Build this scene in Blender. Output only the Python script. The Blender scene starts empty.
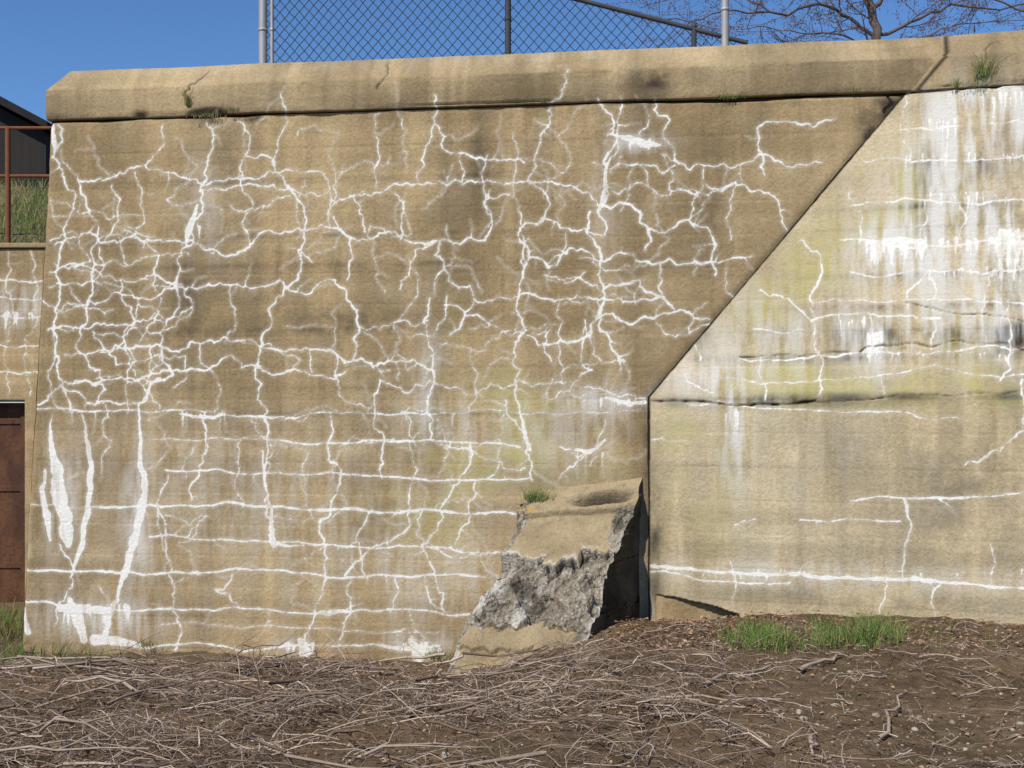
import bpy, math, random, time
import numpy as np
from mathutils import Vector
T0=time.time()
def tick(n): print('TICK',n,round(time.time()-T0,1))
random.seed(7); rng=np.random.default_rng(11)
F=1100.0; HY=400.0; CX=512.0
scene=bpy.context.scene
# ------------------------------------------------------------ helpers
def ray(px,py): return np.array([(px-CX)/F,1.0,(HY-py)/F])
TL=0.0341*F/293.8
YL=8.0
dL=np.array([1.0,-TL,0]); dL/=np.linalg.norm(dL)
nL=np.array([-dL[1],dL[0],0])          # pointing back (+Y)
if nL[1]<0: nL=-nL
OL=np.array([0,YL,0.0])
def onL(px,py,back=0.0):
    r=ray(px,py); o=OL+nL*back
    t=np.dot(o,nL)/np.dot(r,nL); P=r*t
    return P
def szL(px,py):
    P=onL(px,py); return float(np.dot(P-OL,dL)),float(P[2])
TR=0.28
C=onL(648,397); zc=float(C[2])
dR=np.array([1.0,-TR,0]); dR/=np.linalg.norm(dR)
nR=np.array([-dR[1],dR[0],0])
if nR[1]<0: nR=-nR
C0=np.array([C[0],C[1],0.0])
P2=onL(905,93)
bR=float(np.dot(P2-C0,nR)/(P2[2]-zc))
def szR(px,py):
    r=ray(px,py)
    t=np.dot(C0,nR)/np.dot(r,nR); P=r*t
    if P[2]>zc:
        t=(np.dot(C0,nR)-bR*zc)/(np.dot(r,nR)-bR*r[2]); P=r*t
    return float(np.dot(P-C0,dR)),float(P[2])
def sm(a,b,x):
    t=np.clip((x-a)/(b-a),0,1); return t*t*(3-2*t)
_lat=rng.random((512,512))
def vnoise(x,y):
    x=np.asarray(x,float);y=np.asarray(y,float)
    xi=np.floor(x).astype(int);yi=np.floor(y).astype(int)
    fx=x-xi;fy=y-yi; fx=fx*fx*(3-2*fx);fy=fy*fy*(3-2*fy)
    g=lambda a,b:_lat[a%512,b%512]
    return (g(xi,yi)*(1-fx)+g(xi+1,yi)*fx)*(1-fy)+(g(xi,yi+1)*(1-fx)+g(xi+1,yi+1)*fx)*fy
def fbm(x,y,o=4,r=.5):
    v=0;a=.5;s=0
    for i in range(o):
        c,s_=math.cos(i*.7),math.sin(i*.7)
        v=v+a*vnoise((x*c-y*s_)*2**i+17.3*i,(x*s_+y*c)*2**i+5.1*i) if i else v+a*vnoise(x,y)
        s+=a;a*=r
    return v/s*2-1
def fbma(x,y,o=4,r=.5):
    v=0;a=.5;s=0
    for i in range(o):
        v=v+a*vnoise(x*2**i+17.3*i,y*2**i+5.1*i); s+=a;a*=r
    return v/s*2-1
def worley(x,y):
    xi=np.floor(x).astype(int);yi=np.floor(y).astype(int);best=np.full(x.shape,9.);cid=np.zeros(x.shape)
    for a in (-1,0,1):
        for b in (-1,0,1):
            ci,cj=xi+a,yi+b
            px_=ci+_lat[ci%512,cj%512];py_=cj+_lat[(ci+91)%512,(cj+37)%512]
            d=np.hypot(x-px_,y-py_);k=d<best;best=np.where(k,d,best);cid=np.where(k,_lat[(ci+7)%512,(cj+201)%512],cid)
    return best,cid
def link(ob,parent=None):
    scene.collection.objects.link(ob)
    if parent: ob.parent=parent
    return ob
def empty(name):
    e=bpy.data.objects.new(name,None); return link(e)
def np_mesh(name,V,Fc,mat,attrs=None,smooth=True,parent=None):
    me=bpy.data.meshes.new(name)
    V=np.asarray(V,dtype=np.float32);Fc=np.asarray(Fc,dtype=np.int32)
    n=len(V);m=len(Fc);k=Fc.shape[1]
    me.vertices.add(n);me.vertices.foreach_set('co',V.ravel())
    me.loops.add(m*k);me.loops.foreach_set('vertex_index',Fc.ravel())
    me.polygons.add(m)
    me.polygons.foreach_set('loop_start',np.arange(0,m*k,k,dtype=np.int32))
    me.polygons.foreach_set('loop_total',np.full(m,k,dtype=np.int32))
    me.polygons.foreach_set('use_smooth',np.full(m,smooth,dtype=bool))
    me.update(calc_edges=True)
    if attrs:
        for a,v in attrs.items():
            at=me.attributes.new(a,'FLOAT','POINT'); at.data.foreach_set('value',np.asarray(v,dtype=np.float32).ravel())
    me.materials.append(mat)
    return link(bpy.data.objects.new(name,me),parent)
def grid_mesh(name,P,mat,attrs=None,drop=None,parent=None,smooth=True):
    ny,nx=P.shape[:2]
    idx=np.arange(ny*nx).reshape(ny,nx)
    Fc=np.stack([idx[:-1,:-1],idx[:-1,1:],idx[1:,1:],idx[1:,:-1]],-1).reshape(-1,4)
    if drop is not None:
        k=~(drop[:-1,1:]&drop[1:,1:]&drop[:-1,:-1]&drop[1:,:-1]).ravel(); Fc=Fc[k]
    return np_mesh(name,P.reshape(-1,3),Fc,mat,attrs,smooth,parent)
def poly_mesh(name,V,Fs,mat,parent=None,smooth=False):
    me=bpy.data.meshes.new(name);me.from_pydata([tuple(map(float,v)) for v in V],[],Fs);me.update()
    if smooth:
        for p in me.polygons:p.use_smooth=True
    me.materials.append(mat);return link(bpy.data.objects.new(name,me),parent)
def box(name,lo,hi,mat,parent=None,bev=0.0):
    x0,y0,z0=lo;x1,y1,z1=hi
    V=[(x0,y0,z0),(x1,y0,z0),(x1,y1,z0),(x0,y1,z0),(x0,y0,z1),(x1,y0,z1),(x1,y1,z1),(x0,y1,z1)]
    Fs=[(0,3,2,1),(4,5,6,7),(0,1,5,4),(1,2,6,5),(2,3,7,6),(3,0,4,7)]
    ob=poly_mesh(name,V,Fs,mat,parent)
    if bev>0:
        m=ob.modifiers.new('b','BEVEL');m.width=bev;m.segments=2
    return ob
class Tubes:
    def __init__(s): s.V=[];s.F=[];s.T=[]
    def add(s,pts,rad,tint=0.5,sides=4):
        n=len(pts);b=len(s.V)
        for i,p in enumerate(pts):
            a=pts[max(i-1,0)];c=pts[min(i+1,n-1)]
            t=(Vector(c)-Vector(a))
            if t.length<1e-7:t=Vector((0,0,1))
            t.normalize()
            u=t.cross(Vector((0.13,0.21,0.97)))
            if u.length<1e-3:u=t.cross(Vector((1,0,0)))
            u.normalize();v=t.cross(u)
            for k in range(sides):
                an=2*math.pi*k/sides
                q=Vector(p)+(u*math.cos(an)+v*math.sin(an))*rad[i]
                s.V.append((q.x,q.y,q.z));s.T.append(tint)
        for i in range(n-1):
            for k in range(sides):
                k2=(k+1)%sides
                s.F.append((b+i*sides+k,b+i*sides+k2,b+(i+1)*sides+k2,b+(i+1)*sides+k))
    def build(s,name,mat,parent=None,smooth=True):
        return np_mesh(name,s.V,s.F,mat,{'tint':s.T},smooth,parent)
# ------------------------------------------------------------ node helpers
class NT:
    def __init__(s,name):
        s.m=bpy.data.materials.new(name);s.m.use_nodes=True;s.t=s.m.node_tree
        s.n=s.t.nodes;s.b=s.n['Principled BSDF'];s.tc=s.n.new('ShaderNodeTexCoord')
        s.b.inputs['Roughness'].default_value=.95
        s.b.inputs['Specular IOR Level'].default_value=.15
    def L(s,a,b): s.t.links.new(a,b)
    def attr(s,n):
        a=s.n.new('ShaderNodeAttribute');a.attribute_name=n;return a.outputs['Fac']
    def noise(s,scale,detail=4,sc=(1,1,1),rough=.55,loc=(0,0,0)):
        v=s.tc.outputs['Object']
        if sc!=(1,1,1) or loc!=(0,0,0):
            mp=s.n.new('ShaderNodeMapping');mp.inputs['Scale'].default_value=sc;mp.inputs['Location'].default_value=loc
            s.L(v,mp.inputs[0]);v=mp.outputs[0]
        x=s.n.new('ShaderNodeTexNoise');x.inputs['Scale'].default_value=scale;x.inputs['Detail'].default_value=detail
        x.inputs['Roughness'].default_value=rough
        s.L(v,x.inputs['Vector']);return x.outputs['Fac']
    def vor(s,scale,feature='F1'):
        x=s.n.new('ShaderNodeTexVoronoi');x.inputs['Scale'].default_value=scale;x.feature=feature
        s.L(s.tc.outputs['Object'],x.inputs['Vector']);return x
    def math(s,op,a,b=None,clamp=False):
        x=s.n.new('ShaderNodeMath');x.operation=op;x.use_clamp=clamp
        for i,v in enumerate((a,b)):
            if v is None:continue
            if isinstance(v,(int,float)):x.inputs[i].default_value=v
            else:s.L(v,x.inputs[i])
        return x.outputs[0]
    def mr(s,v,a,b,c=0,d=1,smooth=False):
        x=s.n.new('ShaderNodeMapRange')
        if smooth:x.interpolation_type='SMOOTHSTEP'
        for i,q in zip((1,2,3,4),(a,b,c,d)):x.inputs[i].default_value=q
        s.L(v,x.inputs[0]);return x.outputs[0]
    def mix(s,f,a,b,mode='MIX'):
        x=s.n.new('ShaderNodeMix');x.data_type='RGBA';x.blend_type=mode
        for i,v in ((0,f),(6,a),(7,b)):
            if isinstance(v,(int,float)):x.inputs[i].default_value=v
            elif isinstance(v,tuple):x.inputs[i].default_value=(*v,1)
            else:s.L(v,x.inputs[i])
        return x.outputs[2]
    def col(s,c): s.L(c,s.b.inputs['Base Color'])
    def bump(s,h,strength=.5,dist=.01,prev=None):
        x=s.n.new('ShaderNodeBump');x.inputs['Strength'].default_value=strength;x.inputs['Distance'].default_value=dist
        s.L(h,x.inputs['Height'])
        if prev:s.L(prev,x.inputs['Normal'])
        s.L(x.outputs[0],s.b.inputs['Normal']);return x.outputs[0]
def concrete(name,c1,c2,c3,whitegain=1.0,stk=.34):
    t=NT(name)
    base=t.mix(t.mr(t.attr('n_low'),.38,.62),c1,c2)
    mid=t.attr('n_mid')
    base=t.mix(t.mr(mid,.48,.75,0,.7),base,c3)
    base=t.mix(t.mr(t.attr('n_band'),.42,.68,0,.36),base,tuple(x*.68 for x in c2))
    st=t.attr('n_st')
    base=t.mix(t.mr(st,.56,.78,0,stk),base,tuple(x*.48 for x in c2))
    base=t.mix(t.mr(st,.44,.26,0,.3),base,tuple(min(1,x*1.5) for x in c1))
    fine=t.noise(46,4,(1,1,1),.78)
    base=t.mix(1.0,base,t.mix(t.mr(fine,.3,.7),(.76,.755,.75),(1.22,1.22,1.22)),'MULTIPLY')
    pit=t.vor(38).outputs['Distance']
    base=t.mix(t.mr(pit,.0,.14,.4,0),base,(.10,.08,.055))
    base=t.mix(t.attr('stain'),base,(.43,.38,.14))
    base=t.mix(t.attr('dark'),base,(.048,.038,.028))
    base=t.mix(t.attr('wash'),base,(.67,.66,.63))
    e=t.attr('eff')
    n1=t.math('MULTIPLY',t.math('SUBTRACT',fine,.5),.012)
    ee=t.math('ADD',e,n1)
    halo=t.mr(ee,-.024,.0,0,.26*whitegain,True)
    base=t.mix(halo,base,(.57,.53,.45))
    core=t.math('MULTIPLY',t.mr(ee,-.0028,.003,0,1,True),t.mr(t.attr('n_vs'),.25,.5,.5,.95))
    base=t.mix(core,base,t.mix(fine,(.64,.62,.57),(.93,.92,.89)))
    base=t.mix(t.attr('groove'),base,(.018,.014,.01))
    t.col(base)
    h=t.math('ADD',fine,t.math('MULTIPLY',t.math('MINIMUM',pit,.25),.5))
    t.bump(h,.55,.015)
    return t.m
M_L=concrete('concrete_tan',(.410,.305,.168),(.300,.219,.116),(.46,.36,.215))
M_R=concrete('concrete_pale',(.52,.425,.27),(.385,.312,.19),(.51,.445,.31),.8)
M_C=concrete('concrete_coping',(.38,.29,.165),(.27,.203,.113),(.435,.345,.215))
# ------------------------------------------------------------ crack rasters
H=.007
CW=.0053
class Field:
    def __init__(s,s0,s1,z0,z1,fn):
        s.s0,s.z0=s0,z0;s.nx=int((s1-s0)/H)+1;s.ny=int((z1-z0)/H)+1;s.fn=fn
        s.eff=np.full((s.ny,s.nx),-.09);s.groove=np.zeros((s.ny,s.nx));s.gd=np.full((s.ny,s.nx),-.09)
        s.sx=s0+np.arange(s.nx)*H;s.sz=z0+np.arange(s.ny)*H
        s.wash=np.zeros_like(s.eff);s.stain=np.zeros_like(s.eff);s.dark=np.zeros_like(s.eff)
    def seg(s,A,a,b,wa,wb):
        R=.05+max(wa,wb)
        i0=max(0,int((min(a[0],b[0])-R-s.s0)/H));i1=min(s.nx,int((max(a[0],b[0])+R-s.s0)/H)+2)
        j0=max(0,int((min(a[1],b[1])-R-s.z0)/H));j1=min(s.ny,int((max(a[1],b[1])+R-s.z0)/H)+2)
        if i1<=i0 or j1<=j0:return
        S=s.sx[None,i0:i1]-a[0];Z=s.sz[j0:j1,None]-a[1]
        dx,dz=b[0]-a[0],b[1]-a[1];l2=dx*dx+dz*dz+1e-12
        t=np.clip((S*dx+Z*dz)/l2,0,1)
        d=np.sqrt((S-t*dx)**2+(Z-t*dz)**2)
        v=A[j0:j1,i0:i1];np.maximum(v,wa+(wb-wa)*t-d,out=v)
    def line(s,P,w0,w1,amp=.14,A=None,wmod=.5):
        A=s.eff if A is None else A
        P=[(float(p[0]),float(p[1])) for p in P];W=[w0+(w1-w0)*i/max(1,len(P)-1) for i in range(len(P))]
        am=amp
        for it in range(6):
            Q=[P[0]];V=[W[0]];ch=False
            for i in range(len(P)-1):
                a,b=P[i],P[i+1];dx=b[0]-a[0];dz=b[1]-a[1];l=math.hypot(dx,dz)
                if l>.03:
                    ch=True;g=max(-2*am,min(2*am,random.gauss(0,am)));f=random.uniform(.38,.62)
                    Q.append((a[0]+dx*f-dz*g,a[1]+dz*f+dx*g));V.append(W[i]*(1-f)+W[i+1]*f)
                Q.append(b);V.append(W[i+1])
            P,W=Q,V
            if not ch:break
        K=[1+wmod*(2*random.random()-1) for _ in P]
        K=[(K[max(0,i-1)]+2*K[i]+K[min(len(K)-1,i+1)])/4 for i in range(len(K))]
        ph=random.random()*90
        K=[q*(1+wmod*.45*(2*float(vnoise(ph+i*.13,7.7))-1)) for i,q in enumerate(K)]
        for i in range(len(P)-1): s.seg(A,P[i],P[i+1],W[i]*K[i],W[i+1]*K[i+1])
        return P
    def crack(s,px,w=2.2,amp=.12,twigs=1.0,taper=False,w2=None):
        P=[s.fn(*p) for p in px];hw=w*.5*CW
        hw2=-.001 if taper else (hw if w2 is None else w2*.5*CW)
        Q=s.line(P,hw,hw2,amp,None,.6)
        if twigs>0:
            for i in range(1,len(Q)-1):
                if random.random()<.045*twigs:
                    an=math.atan2(Q[i+1][1]-Q[i-1][1],Q[i+1][0]-Q[i-1][0])+random.choice((-1,1))*random.uniform(.7,1.7)
                    l=random.uniform(.04,.18);pp=[Q[i]];a=an
                    for k in range(3):
                        a+=random.uniform(-.5,.5)
                        pp.append((pp[-1][0]+math.cos(a)*l/3,pp[-1][1]+math.sin(a)*l/3))
                    s.line(pp,hw*.8,-.0015,.10)
    def cells(s,x0,x1,y0,y1,nx,ny,w,prob):
        dx=(x1-x0)/nx;dy=(y1-y0)/ny
        N=[[(x0+dx*(i+.5*(j%2)*.8)+random.uniform(-.28,.28)*dx,y0+dy*j+random.uniform(-.28,.28)*dy) for i in range(nx+1)] for j in range(ny+1)]
        for j in range(ny+1):
            for i in range(nx+1):
                if i<nx and random.random()<prob: s.crack([N[j][i],N[j][i+1]],w*random.uniform(.75,1.25),.13,.5)
                if j<ny and random.random()<prob: s.crack([N[j][i],N[j+1][i]],w*random.uniform(.75,1.25),.13,.5)
    def gro(s,px,w=1.5,amp=.03,wmod=.5):
        s.line([s.fn(*p) for p in px],w*.5*.0072,w*.5*.0072,amp,s.gd,wmod)
    def blob(s,A,x,y,rx,ry,st):
        c=s.fn(x,y);rx*=.0072;ry*=.0072
        A+=st*np.exp(-((s.sz-c[1])/ry)**2)[:,None]*np.exp(-((s.sx-c[0])/rx)**2)[None,:]
    def drips(s,x0,x1,y,n,l0,l1,w=3,bar=True):
        for i in range(n):
            x=random.uniform(x0,x1);l=random.uniform(l0,l1);yy=y+random.uniform(-3,3)
            ww=w*random.uniform(.5,1.4)
            P=[s.fn(x,yy),s.fn(x+random.uniform(-1,1),yy+l*.5),s.fn(x+random.uniform(-2,2),yy+l)]
            s.line(P,ww*.5*.0066,-.003,.04)
    def sample(s,name,S,Z):
        A=getattr(s,name)
        x=np.clip((S-s.s0)/H,0,s.nx-1.001);y=np.clip((Z-s.z0)/H,0,s.ny-1.001)
        i=x.astype(int);j=y.astype(int);fx=x-i;fy=y-j
        return (A[j,i]*(1-fx)+A[j,i+1]*fx)*(1-fy)+(A[j+1,i]*(1-fx)+A[j+1,i+1]*fx)*fy
FL=Field(-4.2,3.6,-2.4,2.8,szL)
FR=Field(-.3,4.5,-2.2,2.9,szR)
k=FL.crack
for P,w in [
 ([(30,410),(140,411),(215,412),(330,412),(430,414)],2.0),([(430,415),(560,415),(640,410)],1.1),
 ([(165,470),(240,474),(330,472),(400,477),(470,480),(530,478)],2.2),
 ([(100,507),(200,506),(290,508),(400,513),(470,514),(525,513)],2.9),
 ([(150,537),(260,541),(340,546),(420,547),(500,552)],2.4),
 ([(22,570),(100,571),(200,573),(320,575),(420,576),(485,577)],2.9),
 ([(22,602),(80,605),(160,609),(260,609),(380,611),(470,614)],2.6),
 ([(110,645),(200,643),(300,645),(400,650),(440,646)],2.6),
 ([(280,440),(330,443),(410,441),(480,444),(520,447)],2.4),
 ([(28,505),(60,506),(100,507)],1.4),([(150,440),(200,441),(280,440)],1.0),
 ([(160,625),(240,628),(330,628),(440,632)],1.1)]:
    k(P,w,.035,.6)
cr=[
 ([(58,125),(62,175),(70,215),(58,265),(60,300),(55,350),(62,385),(70,410)],2.6),
 ([(78,180),(90,215),(95,245),(92,290),(80,330),(100,370),(95,405)],2.4),
 ([(163,125),(160,150),(145,165),(120,172),(88,182),(78,180)],2.3),
 ([(145,165),(175,173),(215,180),(260,178),(300,172),(328,180)],2.0),
 ([(112,185),(118,215),(105,240)],1.8),
 ([(207,122),(208,160),(203,195),(192,225),(181,250),(175,285),(167,320),(160,345),(173,375),(150,385),(138,405)],2.6),
 ([(237,122),(245,155),(275,165)],2.0),([(282,95),(278,140),(275,170),(290,190)],1.8),
 ([(200,190),(240,185),(285,190),(330,188)],1.9),
 ([(330,200),(355,195),(400,185),(430,183),(462,182)],2.2),
 ([(288,185),(303,205),(305,225),(298,250),(290,285),(272,320),(262,345),(255,370),(262,405),(268,450),(265,500),(270,540),(275,545)],2.6),
 ([(55,245),(100,243),(135,235),(160,240),(200,245),(250,247),(290,232),(330,228),(350,237),(400,237),(440,240)],2.5),
 ([(50,272),(90,268),(120,280),(175,288),(230,285),(280,280),(335,280),(347,300),(358,325),(353,360)],2.3),
 ([(90,300),(118,292),(150,300),(175,288)],2.0),([(48,330),(80,328),(110,325),(135,322),(165,322)],2.3),
 ([(120,280),(122,300),(135,322),(120,345),(100,352)],2.0),
 ([(40,300),(60,310),(90,300)],1.7),
 ([(65,355),(95,352),(115,345),(165,348),(210,340),(255,342),(330,350),(358,360),(395,362),(430,370)],2.3),
 ([(72,385),(105,380),(150,375),(200,370),(255,366),(290,370),(320,375),(345,372)],2.3),
 ([(35,405),(60,385),(95,405),(138,403),(160,378)],2.3),
 ([(200,345),(210,370),(220,395),(215,412)],1.9),([(290,372),(300,360),(262,345)],1.8),
 ([(390,190),(402,215),(400,240)],2.2),([(350,195),(362,215),(365,232)],1.9),
 ([(380,112),(378,150),(375,188)],1.6),([(435,95),(434,120),(425,150),(418,180)],2.0),
 ([(436,125),(442,148),(465,153),(490,160),(525,163)],2.2),
 ([(462,182),(460,155)],1.6),
 ([(490,190),(491,215),(488,235),(465,240),(440,240),(435,255),(445,270),(470,285),(475,300),(465,315),(450,335)],2.2),
 ([(440,240),(415,250),(410,265),(400,290)],2.0),([(445,270),(435,295)],1.7),
 ([(430,298),(428,340),(434,375),(428,405),(430,430),(440,445)],2.2),
 ([(445,305),(470,315),(490,325)],2.0),
 ([(440,345),(470,348),(500,335),(520,330)],1.7),
 ([(558,100),(541,140),(528,182),(548,200),(535,225)],2.1),
 ([(520,228),(523,255),(520,290),(527,330),(520,370),(515,395)],2.2),
 ([(462,185),(500,183),(535,182),(570,185),(598,205)],2.2),
 ([(598,100),(612,150),(605,175),(607,190),(600,210),(605,235)],2.6),
 ([(605,235),(588,232),(560,228),(520,228)],2.2),
 ([(590,212),(588,235),(600,262),(603,290),(598,315),(610,345),(625,362)],2.8),
 ([(620,98),(618,125),(607,165)],2.0),
 ([(568,70),(560,100)],1.5),
 ([(655,100),(665,140),(675,160),(703,165),(740,165),(790,167),(822,162)],1.9),
 ([(610,170),(640,165),(675,165)],1.8),
 ([(600,208),(640,212),(648,230),(645,250)],2.6),([(648,228),(690,222),(708,228),(712,255),(715,275)],2.2),
 ([(610,190),(650,188),(670,195),(700,192)],1.9),
 ([(703,165),(702,190),(690,220)],2.0),([(706,185),(735,183),(760,190),(780,212),(787,230)],2.1),
 ([(757,128),(758,150),(765,175)],2.0),([(757,128),(790,122),(835,118)],2.1),
 ([(600,262),(640,262),(680,265),(720,262),(752,256)],2.3),
 ([(600,262),(570,248),(548,268),(530,258),(522,235)],2.2),
 ([(603,290),(640,280),(665,300),(675,312),(710,320)],2.8),
 ([(598,318),(625,322),(645,316),(675,312)],3.0),
 ([(520,295),(560,300),(600,300),(630,302),(660,296)],2.3),
 ([(527,335),(560,340),(590,335),(598,318)],2.2),
 ([(585,320),(582,345),(592,370),(570,390)],2.2),
 ([(545,275),(580,277),(600,290)],2.0),
 ([(550,330),(545,350),(555,365)],1.7),
 ([(380,380),(375,408),(385,440),(382,478)],2.0),([(380,380),(430,380),(515,382),(560,382),(600,388),(645,398)],1.6),
 ([(330,414),(328,460),(320,520),(325,570),(315,610),(305,648)],2.3),
 ([(200,414),(203,460),(192,500)],2.1),([(168,475),(165,540),(172,610),(175,650)],2.1),
 ([(372,510),(360,545),(368,580)],2.0),([(470,445),(460,480),(440,510),(422,545),(436,580),(445,612)],2.2),
 ([(410,441),(418,470),(410,510),(380,545),(345,575)],2.0),
 ([(232,575),(215,590),(240,609)],1.8),([(265,609),(270,628)],1.6),
 ([(505,400),(525,440),(532,480)],2.0),([(440,445),(475,452),(525,468)],1.6),
 ([(605,420),(597,445),(575,455),(560,447)],2.0),([(597,445),(590,465)],1.8),
 ([(480,478),(470,514),(455,545)],1.8),([(105,405),(112,440),(100,480)],1.5),
 ([(450,612),(430,600),(425,577)],1.6),([(60,545),(75,571),(60,602),(55,625)],2.0),
 ([(300,250),(312,262)],2.0),([(230,205),(255,210),(290,196)],1.6),
 ([(165,573),(162,540),(158,505)],1.8),([(240,440),(238,475),(243,507)],1.5),([(455,414),(450,445)],1.6),
 ([(500,552),(470,555),(430,548)],1.6),([(560,478),(575,465),(590,450)],1.5),([(350,577),(352,612),(340,645)],1.8),([(395,577),(390,612)],1.6),
 ([(328,180),(332,200),(330,228)],1.8),([(245,155),(240,185),(250,210),(250,247)],1.6),([(135,172),(140,205),(135,235)],1.7),
 ([(230,285),(235,315),(225,342)],1.6),([(358,325),(395,322),(428,320)],1.6),([(475,300),(500,297),(520,295)],1.8),
 ([(560,300),(562,320),(560,340)],1.6),([(660,262),(662,280),(665,300)],1.6),([(562,185),(565,205),(560,228)],1.6),([(640,165),(650,188)],1.5),
 ([(740,165),(742,183)],1.5),([(310,350),(312,372)],1.7),([(395,362),(398,380)],1.6),([(350,237),(352,260),(347,280)],1.6),
 ([(50,215),(70,215),(90,215)],1.7),([(62,150),(78,180)],1.6),([(60,385),(85,380),(105,380)],2.0),([(125,345),(135,375)],1.8),([(150,345),(150,375)],1.7),
 ([(560,340),(562,382)],1.5),([(470,348),(475,382),(470,415)],1.5),
]
for P,w in cr: k(P,w,.13,1.0)
FL.cells(48,175,235,408,5,7,1.6,.6)
FL.cells(60,330,140,240,7,3,1.1,.4)
FL.cells(330,620,130,400,8,8,1.05,.36)
FL.cells(520,720,160,330,6,6,1.1,.35)
FL.cells(150,480,412,640,9,7,1.0,.30)
def run(px,ws,F_=FL,amp=.05):
    for i in range(len(px)-1):
        F_.line([F_.fn(*px[i]),F_.fn(*px[i+1])],ws[i]*.5*.0068,ws[i+1]*.5*.0068,amp,None,.3)
run([(197,205),(190,228),(186,245)],[2,7,3])
run([(138,405),(141,440),(144,475),(142,505),(134,540),(124,575),(117,600)],[2,4,7,9,9,7,3])
run([(80,412),(86,440),(91,470),(88,510),(80,550),(72,575)],[1,4,7,7,7,2])
run([(52,415),(50,440),(57,470),(60,500),(66,530),(68,545)],[1,5,13,16,15,6])
run([(45,470),(47,515),(50,540)],[3,8,3])
run([(22,610),(28,632)],[5,9]);run([(70,600),(78,618),(84,640)],[6,13,9])
run([(118,600),(108,615),(105,640)],[4,9,6]);run([(95,640),(120,642),(140,645)],[12,10,3])
run([(262,450),(268,500),(274,545)],[2,3,6]);run([(275,543),(305,545)],[4,1])
run([(300,640),(305,652)],[7,14]);run([(410,640),(418,655)],[6,14]);run([(60,608),(105,610)],[8,8]);run([(320,612),(345,610)],[5,2])
run([(380,645),(440,650)],[4,5]);run([(52,127),(56,150)],[7,4])
run([(607,165),(605,190),(598,212)],[3,4,4]);run([(625,138),(645,144),(660,145)],[4,8,3]);run([(610,134),(626,138)],[2,5])
run([(515,395),(523,425),(530,450)],[2,3,3])
run([(575,450),(590,452),(605,440)],[3,5,2]);run([(605,398),(620,402),(645,402)],[2,4,4])
run([(180,414),(205,417),(225,414)],[2,5,2])
FL.drips(60,135,608,12,8,28,4);FL.drips(285,320,645,5,5,14,4);FL.drips(400,430,645,5,5,12,4);FL.drips(600,645,400,9,5,16,3)
FL.drips(575,605,450,6,10,28,2);FL.drips(625,660,142,6,4,12,3);FL.drips(180,230,412,9,4,34,1.6);FL.drips(185,200,225,4,8,22,2)
for i in range(40):
    x=random.uniform(40,640);y=random.uniform(120,640);a=random.uniform(0,6.28);P=[(x,y)]
    for j in range(4):
        a+=random.uniform(-.7,.7);P.append((P[-1][0]+math.cos(a)*12,P[-1][1]+math.sin(a)*12))
    k(P,1.2,.12,.3,True)
B=FL.blob
B(FL.wash,100,620,70,22,.8);B(FL.wash,60,500,25,55,.6);B(FL.wash,138,520,14,70,.7);B(FL.wash,450,420,60,25,.35)
B(FL.wash,570,430,70,40,.35);B(FL.wash,600,400,50,14,.6);B(FL.wash,430,380,16,45,.5);B(FL.wash,300,520,260,90,.2)
B(FL.wash,640,143,28,9,.9);B(FL.wash,210,470,120,60,.12);B(FL.wash,450,590,120,40,.3);B(FL.wash,205,210,20,50,.35)
B(FL.wash,605,200,18,60,.3);B(FL.wash,410,645,40,10,.8);B(FL.wash,300,645,30,10,.6);B(FL.wash,400,60,300,8,.15)
B(FL.stain,480,470,80,30,.8);B(FL.stain,510,400,30,35,.8);B(FL.stain,450,350,20,60,.45);B(FL.stain,560,430,60,40,.5);B(FL.stain,620,450,40,60,.35)
B(FL.stain,430,530,60,30,.5)
for a in [(660,80,24,12,1.0),(210,114,20,5,2.2),(258,119,12,4,1.6),(480,150,12,60,.45),(640,120,14,30,.4),(705,200,20,80,.4),(810,60,60,20,.25),
          (460,210,30,110,.35),(230,150,40,60,.4),(90,120,60,50,.3),(400,105,40,10,.35),(185,300,16,80,.4),(888,106,14,12,.9),(868,126,10,16,.8),
          (780,110,90,30,.3),(560,480,80,14,.3),(600,300,200,120,.14),(250,320,180,60,.25),(650,430,10,60,.5),(340,120,60,20,.3),
          (330,235,320,3,.4),(330,265,320,3,.35),(330,414,320,2.5,.5),(330,388,300,2.5,.25),(200,300,200,60,.14),(350,320,60,20,.35),(250,210,70,16,.25),(330,330,320,3,.25),(330,180,320,3,.25)]:
    B(FL.dark,*a)
zj=2.136
s_a=szL(50,122)[0]
FL.line([(s_a-.1,zj),(3.5,zj)],.0075,.0075,.006,FL.gd,.7)
FL.gro([(205,68),(198,80),(190,108)],1.2,.15);FL.gro([(385,60),(378,90)],1.0,.15);FL.gro([(888,97),(892,104),(884,112)],1.6,.1)
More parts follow.
